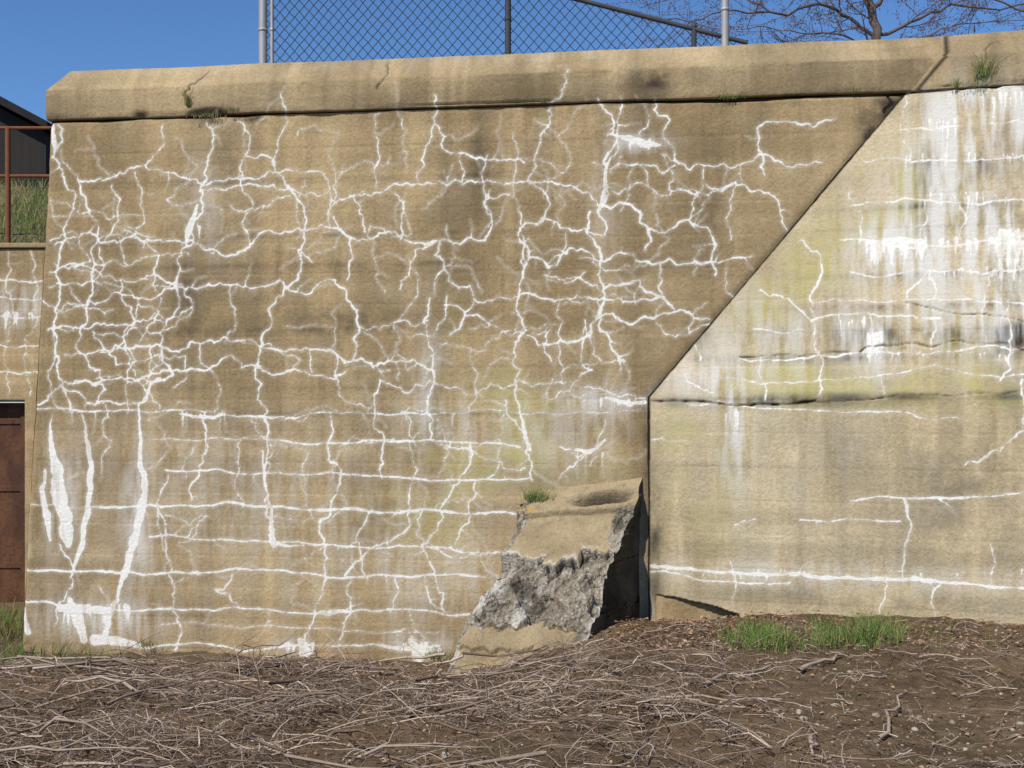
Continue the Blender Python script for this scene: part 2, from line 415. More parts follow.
# right wall
k=FR.crack
for P,w,a,t in [
 ([(850,501),(915,498),(970,497),(1024,492)],2.6,.04,.5),([(905,499),(905,545),(903,578)],2.6,.08,.8),
 ([(650,566),(730,572),(800,574),(880,579),(960,583),(1024,588),(1100,596)],4.2,.03,.8),
 ([(650,572),(700,580),(790,583)],2.0,.05,.5),
 ([(800,520),(850,519),(900,521)],2.2,.04,.5),([(885,580),(880,615)],2.,.1,.5),([(940,585),(936,620)],1.9,.1,.5),
 ([(1022,380),(1022,430),(1000,452),(965,465)],2.5,.12,.8),([(1022,430),(1050,450),(1080,440)],1.8,.12,.8),
 ([(850,190),(862,215),(860,250)],1.6,.12,.6),([(925,200),(920,240)],1.7,.1,.5),([(800,240),(820,255),(810,300),(815,330),(818,395)],2.,.13,1),
 ([(683,368),(695,385),(715,392)],1.9,.12,.6),([(922,278),(908,310)],2.2,.12,.8),([(810,320),(870,314),(940,318)],2.1,.06,.8),
 ([(740,358),(800,358),(860,352),(940,352),(1024,348)],2.0,.05,.8),([(850,272),(940,272),(1024,268)],2.0,.05,.8),
 ([(900,130),(960,125),(1024,118)],1.8,.05,.4),([(850,206),(930,200),(980,205),(1024,200)],2.0,.06,.6),([(760,290),(790,300),(812,322)],1.9,.12,.8),
 ([(865,162),(930,160),(1024,155)],1.7,.05,.4),([(810,302),(905,300),(1024,304)],1.8,.05,.5),([(905,95),(900,130),(910,160)],1.5,.1,.4),([(960,205),(962,240)],1.6,.1,.4),
 ([(840,240),(870,240),(1024,236)],2.4,.04,.8),([(750,330),(810,330)],1.5,.05,.4),([(720,378),(800,382),(1024,374)],1.5,.04,.5),
 ([(930,272),(935,318),(930,352)],1.8,.1,.6),([(870,316),(872,355)],1.7,.1,.5),([(990,272),(985,304),(990,350)],1.7,.1,.5),([(760,355),(765,400)],1.5,.1,.5),([(880,356),(885,398)],1.5,.1,.4),
 ([(990,545),(995,588)],1.7,.1,.4),([(690,405),(760,408),(880,412),(960,418)],1.7,.04,.4),([(730,560),(732,600)],1.5,.1,.4),
 ([(735,525),(755,519)],1.6,.05,0),([(1008,300),(1010,350),(1000,380)],2.0,.1,.7),([(650,440),(690,441)],1.3,.05,.3),([(660,330),(700,360)],1.4,.1,.4)]:
    k(P,w,a,t)
FR.drips(865,925,244,30,12,42,4);FR.drips(925,1024,240,26,8,30,3);FR.drips(1000,1030,232,16,25,75,4);FR.drips(925,962,120,12,20,80,1.8)
FR.drips(980,1030,95,10,15,45,2.4);FR.drips(865,895,335,9,12,40,3);FR.drips(840,865,320,6,8,25,2);FR.drips(722,738,412,6,10,60,1.8);FR.drips(930,1010,195,18,8,30,2)
FR.drips(1030,1200,200,40,10,60,3);FR.drips(900,1024,270,20,6,25,1.6);FR.drips(900,1024,155,18,6,30,1.6);FR.drips(800,1024,353,22,5,18,1.5);FR.drips(660,1024,572,26,3,12,1.6)
run([(866,243),(900,240),(922,241)],[4,6,4],FR);run([(1000,236),(1024,234)],[4,5],FR)
B=FR.blob
for a in [(895,255,45,24,1.4),(945,150,30,60,1.1),(1000,110,45,35,1.7),(1010,270,25,60,1.0),(960,230,60,30,.9),(880,350,25,30,.7),(940,330,90,40,.4),
          (960,290,80,50,.4),(730,440,14,45,.9),(860,330,60,20,.5),(800,575,200,14,.5),(700,380,40,20,.6),(900,200,60,60,.3),(780,350,60,60,.35),(1100,220,90,120,.8),(720,340,50,80,.3),(780,470,120,60,.12)]:
    B(FR.wash,*a)
for a in [(890,195,40,25,1.3),(870,385,90,18,1.5),(770,320,40,50,1.0),(960,340,70,18,1.5),(690,430,50,30,.7),(920,150,30,60,.6),(780,390,60,16,1.3),(1000,400,60,10,.7),(700,500,40,60,.45),(820,270,40,30,1.0),(1000,380,30,20,1.2),(960,200,60,12,.8),(850,240,30,30,.8)]:
    B(FR.stain,*a)
for a in [(940,335,120,12,.9),(1010,340,18,60,.8),(1000,190,40,40,.5),(930,190,14,60,.6),(990,480,80,30,.5),(850,600,200,12,.5),(960,540,120,40,.35),(655,540,9,80,.9),
          (980,60,40,22,.3),(760,402,110,5,.9),(840,450,160,30,.2),(700,330,14,30,.4),(900,396,140,4,.8),(840,358,120,4,.9),(990,140,16,50,.4),(930,306,110,3,.7),(930,274,100,3,.6),(930,206,90,3,.6),(960,162,70,3,.5),(820,332,80,3,.4)]:
    B(FR.dark,*a)
FR.gro([(650,401),(680,401),(720,404),(760,404),(815,401)],1.4,.03,.9);FR.gro([(815,402),(880,398),(1024,391),(1100,388)],.6,.03,1.0)
FR.gro([(740,357),(800,357),(850,352)],.5,.05,1.0);FR.gro([(860,352),(900,345),(1024,350)],.8,.06,1.0);FR.gro([(905,302),(1024,322)],.4,.04,1.0)
FR.gro([(912,92),(960,88),(1030,81),(1200,64)],2.0,.03,.7)
FR.gro([(975,75),(985,50),(1000,40)],1.0,.2)
for f in (FL,FR):
    f.groove=sm(-.003,.004,f.gd)
tick('fields')
def mid_(S,Z): return .5+.5*fbm(S*5+11,Z*5+3,5,.62)
def nz(S,Z,seed=0):
    return {'n_low':.5+.5*fbm(S*.95+seed,Z*1.1+7,4),'n_mid':mid_(S+seed,Z),'n_band':.5+.5*fbma(S*.25+seed,Z*8.5+seed,3),
     'n_st':.5+.5*fbma(S*5.5+seed,Z*.42+3,5,.62),'n_vs':.5+.5*fbma(S*17+seed,Z*2.6,4,.65)}
def attrs(f,S,Z,seed=0):
    d={n:f.sample(n,S,Z) for n in ('eff','groove','wash','stain','dark')}
    d.update(nz(S,Z,seed));m=d['n_mid']
    d['stain']=np.clip(d['stain']*np.clip((m-.35)/.3,0,1)*.8,0,.8)
    d['dark']=np.clip(d['dark'],0,1.3)*np.clip((m-.28)/.34,0,1);d['dark']=np.clip(d['dark'],0,1)
    d['wash']=np.clip(np.clip(d['wash'],0,1.4)*np.clip((d['n_vs']-.32)/.34,0,1),0,1)*.85
    d['eff']=d['eff']+(m-.52)*.005
    return d
def plain(S,Z,seed=0,dark=.3):
    z0=np.zeros_like(S);d={'eff':z0-.09,'groove':z0,'wash':z0,'stain':z0,'dark':z0+dark};d.update(nz(S,Z,seed));return d
def relief(S,Z,seed=0):
    o=.006*fbm(S*1.3+seed,Z*1.3,3)+.0025*fbm(S*6+seed,Z*9,3)
    zb=Z+.004*fbm(S*2,Z*0,2)
    bz=np.floor(zb/.235);fr=zb/.235-bz
    o=o+.0022*(2*vnoise(bz*7.7+seed,bz*0+.5)-1)*1.0-.0015*np.exp(-((np.minimum(fr,1-fr))/.03)**2)
    return o
# ------------------------------------------------------------ LEFT WALL
wall=empty('concrete_retaining_wall')
s_top=szL(50,122);s_bot=szL(20,650)
def sleft(z): return s_top[0]+(s_bot[0]-s_top[0])*(z-s_top[1])/(s_bot[1]-s_top[1])
ss=np.arange(-4.05,3.2,.008);zz=np.arange(-2.3,zj+.004,.008)
S,Z=np.meshgrid(ss,zz)
sl=sleft(Z)+.006*fbm(Z*8,Z*0,3);cl=S<sl;S2=np.where(cl,sl,S)
A=attrs(FL,S2,Z)
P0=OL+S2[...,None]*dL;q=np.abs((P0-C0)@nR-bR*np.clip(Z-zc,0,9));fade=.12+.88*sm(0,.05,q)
o=relief(S2,Z)*fade-.022*A['groove']-.03*np.exp(-((S2-sl)/.018)**2)
o-=.006*sm(.3,1,A['dark'])*(.5+.5*fbm(S2*12,Z*12,3))*fade
P=P0-o[...,None]*nL;P[...,2]=Z
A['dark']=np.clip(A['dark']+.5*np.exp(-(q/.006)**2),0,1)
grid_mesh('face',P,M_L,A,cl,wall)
zr=np.arange(-2.3,zj+.01,.02);dd=np.arange(0,3.2,.03)
D,Zr=np.meshgrid(dd,zr);Sr=sleft(Zr)+.006*fbm(Zr*8,Zr*0,3)+.0005
P=OL+Sr[...,None]*dL+(D[...,None]+.028)*nL;P[...,2]=Zr
grid_mesh('return_side',P,M_L,plain(D,Zr,30),None,wall)
def profile(base_o=.028,z0=2.144,z1=2.367,z2=2.56,back=.15,flat=.6):
    pts=[(-.1,z0),(base_o,z0),(base_o,z1),(base_o-back,z2),(base_o-back-flat,z2+.01)]
    out=[]
    for a,b in zip(pts[:-1],pts[1:]):
        l=math.hypot(b[0]-a[0],b[1]-a[1]);n=max(1,int(l/.01))
        for i in range(n):out.append((a[0]+(b[0]-a[0])*i/n,a[1]+(b[1]-a[1])*i/n))
    out.append(pts[-1]);return np.array(out)
pr=profile();
for _ in range(2): pr[1:-1]=(pr[:-2]+2*pr[1:-1]+pr[2:])/4
s0c=szL(48,110)[0]
sc=np.arange(s0c,3.25,.009)
S,I=np.meshgrid(sc,np.arange(len(pr)));O=pr[I,0];Z=pr[I,1]
lim=s0c+np.clip(Z-2.367,0,1)*.65;S2=np.maximum(S,lim)
A=attrs(FL,S2,Z,5);A['groove']=A['groove']*(Z>2.16)
rag=np.exp(-((Z-2.367)/.02)**2)*(.010*fbm(S2*9,Z*9,4)-.004)+np.exp(-((Z-2.15)/.025)**2)*(.014*fbm(S2*7+9,Z*2,4)-.006)
chip=sm(.35,.6,fbm(S2*3.1+50,Z*0+2,3))*np.exp(-((Z-2.15)/.035)**2)
O2=O+relief(S2,Z,40)*1.1+rag-.03*chip-.015*A['groove']-.03*np.clip(A['dark']-.5,0,1)*(.6+.6*fbm(S2*15,Z*15,3))*(Z<2.36)
P=OL+S2[...,None]*dL-O2[...,None]*nL;P[...,2]=Z+.006*fbm(S2*1.5,S2*0+3,3)
A['dark']=np.clip(A['dark']+.25*sm(.0,.5,fbm(S2*2.2+5,Z*1.5,4))*(Z<2.37)+.5*chip,0,1)
grid_mesh('coping',P,M_C,A,None,wall)
pe=P[:,0,:];dd=np.arange(0,3.2,.1)
Pe=pe[:,None,:]+dd[None,:,None]*nL[None,None,:]
grid_mesh('coping_end',Pe,M_C,plain(Pe[...,1],Pe[...,2],9),None,wall)
# ------------------------------------------------------------ RIGHT WALL
wr=empty('battered_concrete_wall')
ss=np.concatenate([np.arange(-.3,3.3,.008),3.3+np.cumsum(np.linspace(.01,.12,90))])
zz=np.arange(-2.1,zj+.06,.008)
S,Z=np.meshgrid(ss,zz);A=attrs(FR,S,Z,60)
far=sm(3.2,3.9,S);A['wash']=np.clip(A['wash']+far*.3,0,1)
bat=bR*np.clip(Z-zc,0,9)
P0=C0+S[...,None]*dR+bat[...,None]*nR;dist=-((P0-OL)@nL);fade=.12+.88*sm(0,.05,np.abs(dist))
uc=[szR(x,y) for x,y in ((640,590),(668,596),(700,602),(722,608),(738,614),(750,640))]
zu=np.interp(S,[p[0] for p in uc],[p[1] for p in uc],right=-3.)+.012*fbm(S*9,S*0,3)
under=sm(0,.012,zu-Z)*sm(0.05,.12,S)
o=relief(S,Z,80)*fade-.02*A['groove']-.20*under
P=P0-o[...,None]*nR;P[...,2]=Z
A['dark']=np.maximum(A['dark'],.9*under)  # recess shade also painted into the undercut's colour
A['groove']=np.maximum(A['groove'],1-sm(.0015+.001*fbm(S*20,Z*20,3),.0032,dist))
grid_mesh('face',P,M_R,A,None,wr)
zcr=szR(912,92)[1]
prR=profile(.02,zcr,2.37,2.56,.15,.8);
for _ in range(2): prR[1:-1]=(prR[:-2]+2*prR[1:-1]+prR[2:])/4
sc=np.concatenate([np.arange(1.2,3.4,.009),3.4+np.cumsum(np.linspace(.01,.12,90))])
S,I=np.meshgrid(sc,np.arange(len(prR)));O=prR[I,0];Z=prR[I,1];A=attrs(FR,S,Z,70);A['groove']=A['groove']*(Z>zcr+.02)
A['wash']*=.3;A['eff']=A['eff']*0-.09
rag=np.exp(-((Z-2.15)/.025)**2)*(.014*fbm(S*7+9,Z*2,4)-.004)
P0=C0+S[...,None]*dR+(bR*np.clip(np.minimum(Z,2.4)-zc,0,9)-O)[...,None]*nR
dist=-((P0-OL)@nL);oL=.030-np.clip(Z-2.367,0,1)*.777
O2=(relief(S,Z,140)+rag)*(.15+.85*sm(.0,.05,dist-oL))-.015*A['groove']
P=P0-O2[...,None]*nR;P[...,2]=Z+.006*fbm(S*1.5,S*0+3,3)
A['groove']=np.maximum(A['groove'],.9*np.exp(-((dist-oL)/.0028)**2))
grid_mesh('coping',P,M_C,A,None,wr)
tick('walls')
# ------------------------------------------------------------ GROUND HEIGHT
def hgt(x,y):
    x=np.asarray(x,float);y=np.asarray(y,float)
    l=np.interp(y,[-20,0,4.5,6,7,8,8.6,11,20],[-1.5,-1.5,-1.5,-1.6,-1.74,-1.9,-1.95,-2.1,-2.1])
    r=np.interp(y,[0,4.4,5,6.3,7.3,9],[-1.5,-1.49,-1.46,-1.44,-1.47,-1.47])
    t=sm(-.45,.85,x)
    z=l*(1-t)+r*t
    z=z-.12*np.exp(-(((x-1.15)/.45)**2+((y-7.85)/.3)**2))
    near=np.exp(-((x/14)**2+((y-6)/9)**2))
    return z+near*(.045*fbm(x*1.7+3,y*1.7,4)+.022*fbm(x*9,y*9,4))
_hx=np.arange(-8,8,.03);_hy=np.arange(2,12,.03);_HX,_HY=np.meshgrid(_hx,_hy);_HZ=hgt(_HX,_HY)
def hz(x,y):
    a=min(max((x+8)/.03,0),len(_hx)-2);b=min(max((y-2)/.03,0),len(_hy)-2);i=int(a);j=int(b);fx=a-i;fy=b-j
    return float((_HZ[j,i]*(1-fx)+_HZ[j,i+1]*fx)*(1-fy)+(_HZ[j+1,i]*(1-fx)+_HZ[j+1,i+1]*fx)*fy)
# ------------------------------------------------------------ BUTTRESS
T1=onL(531,492);T2=onL(642,484);B1=ray(448,662)*6.95;B2=ray(577,662)*6.85
T1=T1+nL*.05
t=NT('broken_concrete')
n14=t.noise(14,4)
base=t.mix(t.mr(t.noise(3,4),.35,.65),(.42,.335,.205),(.30,.230,.135))
base=t.mix(t.mr(n14,.5,.75,0,.55),base,(.15,.12,.08))
vv=t.vor(40)
sv=t.n.new('ShaderNodeSeparateColor');t.L(vv.outputs['Color'],sv.inputs[0])
rub=t.mix(sv.outputs[0],(.20,.17,.13),(.52,.48,.41))
rub=t.mix(t.mr(vv.outputs['Distance'],.2,.5,0,.9),rub,(.30,.26,.20))
rub=t.mix(t.mr(n14,.53,.67,0,.8),rub,(.14,.11,.08))
rub=t.mix(t.attr('mortar'),rub,(.58,.55,.49))
rr=t.math('ADD',t.attr('rough'),t.math('MULTIPLY',t.math('SUBTRACT',n14,.5),.8),True)
base=t.mix(t.mr(rr,.4,.6),base,rub)
base=t.mix(1.0,base,t.mix(t.noise(75,2,(1,1,1),.7),(.6,.6,.6),(1.4,1.4,1.4)),'MULTIPLY')
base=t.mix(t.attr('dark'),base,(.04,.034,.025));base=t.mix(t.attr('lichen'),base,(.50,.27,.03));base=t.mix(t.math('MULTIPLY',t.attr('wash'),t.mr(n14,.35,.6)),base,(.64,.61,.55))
t.col(base);hh=t.math('SUBTRACT',t.noise(26,5,(1,1,1),.75),t.math('MULTIPLY',t.math('MULTIPLY',vv.outputs['Distance'],rr),.8));t.bump(hh,.9,.03)
M_B=t.m
butt=empty('broken_concrete_buttress')
nu,nv=220,330
U,Vv=np.meshgrid(np.linspace(0,1,nu),np.linspace(-.02,1.25,nv))
Pt=(T1*(1-U[...,None])+T2*U[...,None]);Pb=(B1*(1-U[...,None])+B2*U[...,None])
P=Pt+(Pb-Pt)*Vv[...,None]
nb=np.cross(T2-T1,B1-T1);nb/=np.linalg.norm(nb)
if nb[1]>0:nb=-nb
b1=.44+.07*fbm(U*3.2,U*0+3,2)+.03*fbm(U*16,U*0+8,3)+.05*(U>.40)-.07*(U>.68)
b2=.80+.07*fbm(U*2.7,U*0+13,2)+.03*fbm(U*14,U*0+18,3)+.05*(U>.62)
rough=sm(-.004,.006,Vv-b1)*(1-sm(-.004,.006,Vv-b2))
wob=.14*fbm(U*6,Vv*7+2,4)
edgeR=sm(.89,.915,U+.5*wob)*sm(.12,.2,Vv);edgeL=1-sm(.05,.075,U+.5*wob)
rough2=np.maximum(rough,np.maximum(edgeR,edgeL))
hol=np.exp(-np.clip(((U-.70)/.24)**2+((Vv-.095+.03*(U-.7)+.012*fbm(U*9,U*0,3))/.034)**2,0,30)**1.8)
w1,c1=worley(U*4.5+wob*2,Vv*7.5);w2,c2=worley(U*12+3,Vv*18);w3,c3=worley(U*30,Vv*44)
chunk=.10*c1+.05*c2*(1-.5*w2)+.016*(1-w3)+.04*fbm(U*5,Vv*7,3)
disp=.008*fbm(U*4,Vv*5,4)
shelf=np.interp((Vv-b1)/(b2-b1),[0,.02,.25,.30,.55,.60,.85,1],[0,-.10,-.085,-.045,-.06,-.015,-.035,-.03])
disp=disp+rough*(shelf-.055+chunk)
disp-=np.maximum(edgeR,edgeL)*(1-rough)*(.055-.5*chunk)
disp-=.11*np.clip(hol,0,1)
stepl=Vv+.012*fbm(U*5,U*0,3)
disp-=.022*np.exp(-((stepl-.172)/.008)**2)*(1-rough)
disp+=.036*(1-sm(.165,.178,stepl))
disp-=.045*sm(.0,.008,Vv-b2-.10-.03*(U>.45))*(1-sm(.3,.4,Vv-b2))*.8
P=P+nb*disp[...,None]
e=.04*fbm(Vv*8,U*0+7,5)-.002
P+= (U-.5)[...,None]*2*e[...,None]*(T2-T1)/np.linalg.norm(T2-T1)*np.abs(2*U-1)[...,None]**3*sm(0,.1,Vv)[...,None]
AT={'rough':rough2,'dark':np.clip(hol*.9+.7*np.exp(-(((U-.25)/.17)**2+((Vv-.60)/.06)**2))*(.7+.8*fbm(U*9,Vv*9,3))+.4*rough2*(c2<.18)+.3*rough2*(c1<.25)+.5*np.exp(-((Vv-b1-.025)/.014)**2)*rough,0,1),  # dark: painted shade in hollow, left hole and under ledge, plus random chunks
 'mortar':np.clip(rough2*sm(-.05,.35,fbm(U*5+40,Vv*6,4))*.85,0,1),
 'lichen':np.exp(-(((U-.07)/.06)**2+((Vv-.15)/.016)**2))*(fbm(U*30,Vv*40,2)>-.2),'wash':.8*np.exp(-((Vv-b1+.008)/.012)**2)*sm(-.2,.2,fbm(U*8,Vv*3,3))+.8*sm(.95,1,U)*sm(.2,.4,Vv)}
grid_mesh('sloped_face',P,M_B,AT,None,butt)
def side(name,edge,wp):
    n=len(edge);m=50
    q=np.linspace(0,1,m)[None,:,None]
    tgt=edge.copy();tgt[:,0]=wp[0]+0*tgt[:,0];tgt[:,1]=wp[1];tgt[:,2]=edge[:,2]
    Ps=edge[:,None,:]*(1-q)+tgt[:,None,:]*q
    rg=.025*fbm(Ps[...,2]*8,Ps[...,1]*8,4)*np.sin(np.linspace(0,math.pi,m))[None,:]
    Ps[...,0]+=rg
    zq=np.zeros(Ps.shape[:2])
    return grid_mesh(name,Ps,M_B,{'rough':.35+zq+.3*fbm(Ps[...,2]*4,Ps[...,1]*4,3),'dark':np.clip(zq+.85+.4*fbm(Ps[...,2]*3,Ps[...,1]*3,3),0,1),'lichen':zq,'wash':zq,'mortar':zq},None,butt)  # high dark value paints shade into the colour of the buttress sides
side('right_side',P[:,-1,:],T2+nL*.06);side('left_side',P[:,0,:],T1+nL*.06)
# ------------------------------------------------------------ GROUND
t=NT('soil')
n9=t.noise(9,5,(1,1,1),.7)
c=t.mix(t.mr(t.noise(1.3,3),.38,.62),(.205,.138,.080),(.115,.079,.047))
c=t.mix(t.mr(n9,.45,.7),c,(.27,.19,.115))
c=t.mix(t.mr(t.noise(3.1,3,(1,1,1),.6,(5,5,5)),.55,.7,0,.6),c,(.12,.10,.045))
v=t.vor(45)
c=t.mix(t.mr(v.outputs['Distance'],0,.22,.4,0),c,(.33,.27,.18))
c=t.mix(1.0,c,t.mix(t.noise(120,2),(.5,.5,.5),(1.5,1.5,1.5)),'MULTIPLY')
t.col(c);t.bump(t.noise(18,6,(1,1,1),.75),1.0,.06);M_S=t.m
gx=np.concatenate([-6-np.cumsum(np.geomspace(.1,60,45))[::-1],np.arange(-6,5.5,.03),5.5+np.cumsum(np.geomspace(.1,60,45))])
gy=np.concatenate([2-np.cumsum(np.geomspace(.1,60,45))[::-1],np.arange(2,8.6,.025),8.6+np.cumsum(np.geomspace(.05,60,50))])
X,Y=np.meshgrid(gx,gy);Zg=hgt(X,Y)
grid_mesh('ground',np.stack([X,Y,Zg],-1),M_S)
def grassmat(name,c1,c2):
    t=NT(name);c=t.mix(t.noise(2,2),c1,c2);c=t.mix(t.attr('tint'),c,(.28,.22,.11));t.col(c);return t.m
M_G=grassmat('grass',(.065,.15,.025),(.11,.20,.04))
t=NT('turf');c=t.mix(t.mr(t.noise(1.5,6),.4,.6),(.075,.10,.03),(.17,.13,.075));c=t.mix(1.,c,t.mix(t.noise(40,4),(.4,.4,.4),(1.6,1.6,1.6)),'MULTIPLY');t.col(c);t.bump(t.noise(30,6),1,.05);M_T=t.m
def pt(P,z): return (float(P[0]),float(P[1]),z)
a=OL+dL*(sleft(0)+.15)+nL*.5;a2=OL+dL*(sleft(0)+.15)+nL*3.2
b_=OL+dL*2.2+nL*.5;c_=C0+dR*8.5+nR*(.9+.6)
V=[pt(a,2.5),pt(b_,2.5),pt(c_,2.5),(40,12,2.5),(40,60,2.7),(-3.6,60,2.7),pt(a2,2.5)]
n=len(V);V2=V+[(v[0],v[1],-2.6) for v in V]
poly_mesh('upper_terrace',V2,[tuple(range(n))]+[(i,i+n,(i+1)%n+n,(i+1)%n) for i in range(n)],M_T)
# ------------------------------------------------------------ BACK LEFT
YB=11.3
def at(px,py,y): r=ray(px,py);return r*y
bw=empty('background_concrete_wall')
zt=at(0,248,YB)[2]
fb=Field(-9.2,-3.0,-2.4,1.8,lambda x,y:(float(at(x,y,YB)[0]),float(at(x,y,YB)[2])))
for y in (280,297,316,345,372): fb.crack([(-200,y+random.uniform(-4,4)),(-100,y+3),(0,y),(20,y+2),(45,y)],2.6,.05,1)
for x in (8,-50,30): fb.crack([(x,250),(x+4,300),(x-3,350),(x,395)],1.8,.12,1)
fb.drips(0,35,315,10,8,20,4);fb.blob(fb.wash,20,305,60,30,.7)
dx1=float(at(26,400,YB)[0]);dx0=dx1-1.3;dzt=float(at(0,399,YB)[2])
sx=np.arange(-9,-3.1,.012);sz=np.arange(-2.3,zt,.012);S,Z=np.meshgrid(sx,sz)
A=attrs(fb,S,Z,90);P=np.stack([S,YB-relief(S,Z,200),Z],-1)
hole=(S>dx0)&(S<dx1)&(Z<dzt)
grid_mesh('face',P,M_L,A,hole,bw)
def cbox(n,lo,hi,par,mat=None):
    ob=box(n,lo,hi,mat or M_C,par,.01);me=ob.data
    for nm,vv_ in (('eff',-.09),('n_low',.5),('n_mid',.45),('n_band',.4),('n_st',.5),('n_vs',.5)):
        at_=me.attributes.new(nm,'FLOAT','POINT');at_.data.foreach_set('value',[vv_]*len(me.vertices))
    return ob
cbox('wall_top',(-9,YB-.03,zt),(-3.1,YB+.5,zt+.05),bw)
cbox('left_jamb',(dx0-.02,YB+.012,-2.4),(dx0+.02,YB+.3,dzt),bw);cbox('right_jamb',(dx1-.02,YB+.012,-2.4),(dx1+.02,YB+.3,dzt),bw);cbox('lintel',(dx0-.02,YB+.012,dzt-.03),(dx1+.02,YB+.3,dzt+.05),bw)
t=NT('rusty_metal');c=t.mix(t.mr(t.noise(6,5,(1,1,.5)),.4,.65),(.07,.034,.022),(.13,.06,.03));c=t.mix(t.mr(t.noise(30,3),.5,.7,0,.6),c,(.035,.02,.015));t.col(c);t.bump(t.noise(40,4),.3,.01);t.b.inputs['Roughness'].default_value=.7;M_RU=t.m
door=empty('rusty_metal_door')
box('door_leaf',(dx0+.02,YB+.16,-2.2),(dx1-.02,YB+.2,dzt-.04),M_RU,door,.004)
for z in (-1.75,-.95,-.25): box('door_rib',(dx0+.06,YB+.145,z),(dx1-.06,YB+.158,z+.06),M_RU,door,.003)
box('door_stile',(dx1-.12,YB+.14,-2.15),(dx1-.06,YB+.144,dzt-.08),M_RU,door)
for z in (-1.6,-.4): box('hinge',(dx1-.05,YB+.11,z),(dx1-.01,YB+.155,z+.16),M_RU,door,.005)
bx=np.arange(-12,-2.9,.08);by=np.concatenate([np.arange(11.35,16,.08),np.arange(16,40,1.)])
X,Y=np.meshgrid(bx,by)
def bankz(y): return np.interp(y,[11.3,11.8,14.2,15,40],[zt,zt+.05,2.75,2.85,3.0])
Zb=bankz(Y)+.08*fbm(X*2,Y*2,4)
Zb[Y<11.5]=zt+.02
grid_mesh('grassy_bank',np.stack([X,Y,Zb],-1),M_T)
tb=Tubes();yr=11.5
xr=float(at(8,128,yr)[0])
zr1=float(at(0,128,yr)[2]);zr2=float(at(0,176,yr)[2]);zb0=zt
for i in range(-3,1): tb.add([(xr+i*1.2,yr,zb0-.05),(xr+i*1.2,yr,zr1)],[.028,.028],.5,8)
tb.add([(xr+1.35,yr,zb0),(xr+1.35,yr,zr1)],[.028,.028],.5,8)
for z in (zr1,zr2): tb.add([(xr-4.2,yr,z),(xr+1.4,yr,z)],[.018,.018],.5,8)
tR=NT('rust');tR.col(tR.mix(tR.noise(20,4),(.13,.05,.028),(.24,.10,.05)));tb.build('rusty_railing',tR.m)
shed=empty('dark_roofed_shed')
t=NT('dark_roof');t.col(t.mix(t.noise(12,4),(.012,.012,.014),(.03,.03,.032)));M_DK=t.m
t=NT('dark_timber');t.col(t.mix(t.noise(3,4,(6,6,.5)),(.02,.019,.017),(.04,.038,.035)));M_DW=t.m
ys=14.5;E=at(47,121,ys);G=at(0,96,ys)
slope=(G[2]-E[2])/(G[0]-E[0])
xa=E[0]-3.0;za=E[2]+slope*(-3.0)
V=[(E[0],ys,E[2]),(xa,ys,za),(xa,ys,za-.14),(E[0],ys,E[2]-.10)];V+=[(x,y+3,z) for x,y,z in V]
poly_mesh('roof_right',V,[(0,1,2,3),(7,6,5,4),(0,4,5,1),(3,2,6,7),(0,3,7,4),(1,5,6,2)],M_DK,shed)
xb=xa-3.0
V=[(xa-.003,ys,za),(xb,ys,E[2]),(xb,ys,E[2]-.10),(xa-.003,ys,za-.14)];V+=[(x,y+3,z) for x,y,z in V]
poly_mesh('roof_left',V,[(0,1,2,3),(7,6,5,4),(0,4,5,1),(3,2,6,7),(0,3,7,4),(1,5,6,2)],M_DK,shed)
V=[(xb+.35,ys+.25,2.6),(E[0]-.12,ys+.25,2.6),(E[0]-.12,ys+.25,E[2]+slope*-.12-.15),(xa,ys+.25,za-.17),(xb+.35,ys+.25,E[2]+slope*-.35-.15)]
V+=[(x,y+2.5,z) for x,y,z in V]
poly_mesh('walls',V,[(0,1,2,3,4),(9,8,7,6,5),(0,5,6,1),(1,6,7,2),(4,9,5,0)],M_DW,shed)
# ------------------------------------------------------------ FENCE
fence=empty('chain_link_fence')
t=NT('galvanised_post');t.col(t.mix(t.noise(30,3,(1,1,.3)),(.26,.27,.28),(.40,.40,.40)));t.b.inputs['Metallic'].default_value=.3;t.b.inputs['Roughness'].default_value=.55;M_P=t.m
t=NT('fence_wire');t.col(t.mix(t.noise(10,2),(.03,.033,.04),(.07,.075,.08)));t.b.inputs['Roughness'].default_value=.6;M_W=t.m
BK=.55
def fp(s,z): q=OL+dL*s+nL*BK;return (float(q[0]),float(q[1]),z)
def fsz(px,py):
    P=onL(px,py,BK);return float(np.dot(P-OL-nL*BK,dL)),float(P[2])
def post(n,px,r,z1,mat):
    s=fsz(px,30)[0];tb=Tubes();tb.add([fp(s,2.4),fp(s,z1)],[r,r],.5,14)
    tb.add([fp(s,z1),fp(s,z1+.03),fp(s,z1+.045)],[r*1.15,r*.9,.001],.5,14)
    for zz_ in (2.63,2.95,3.3,3.7):
        if zz_<z1-.1: tb.add([fp(s,zz_),fp(s,zz_+.001),fp(s,zz_+.022),fp(s,zz_+.023)],[r,r*1.12,r*1.12,r],.5,14)
    tb.build(n,mat,fence);return s
sA=post('terminal_post',263,.034,4.35,M_P);sB=post('line_post',508,.024,4.3,M_W);sC=post('end_post',725,.030,3.75,M_P)
sA2=post('gate_post',272,.015,4.3,M_P);post('short_post',694,.02,fsz(694,27)[1],M_W)
l0=fsz(580,0);l1=fsz(748,43);m_=(l1[1]-l0[1])/(l1[0]-l0[0])
def ztop(s): return min(4.25,l0[1]+m_*(s-l0[0]))
stop=l0[0]+(4.25-l0[1])/m_
tb=Tubes()
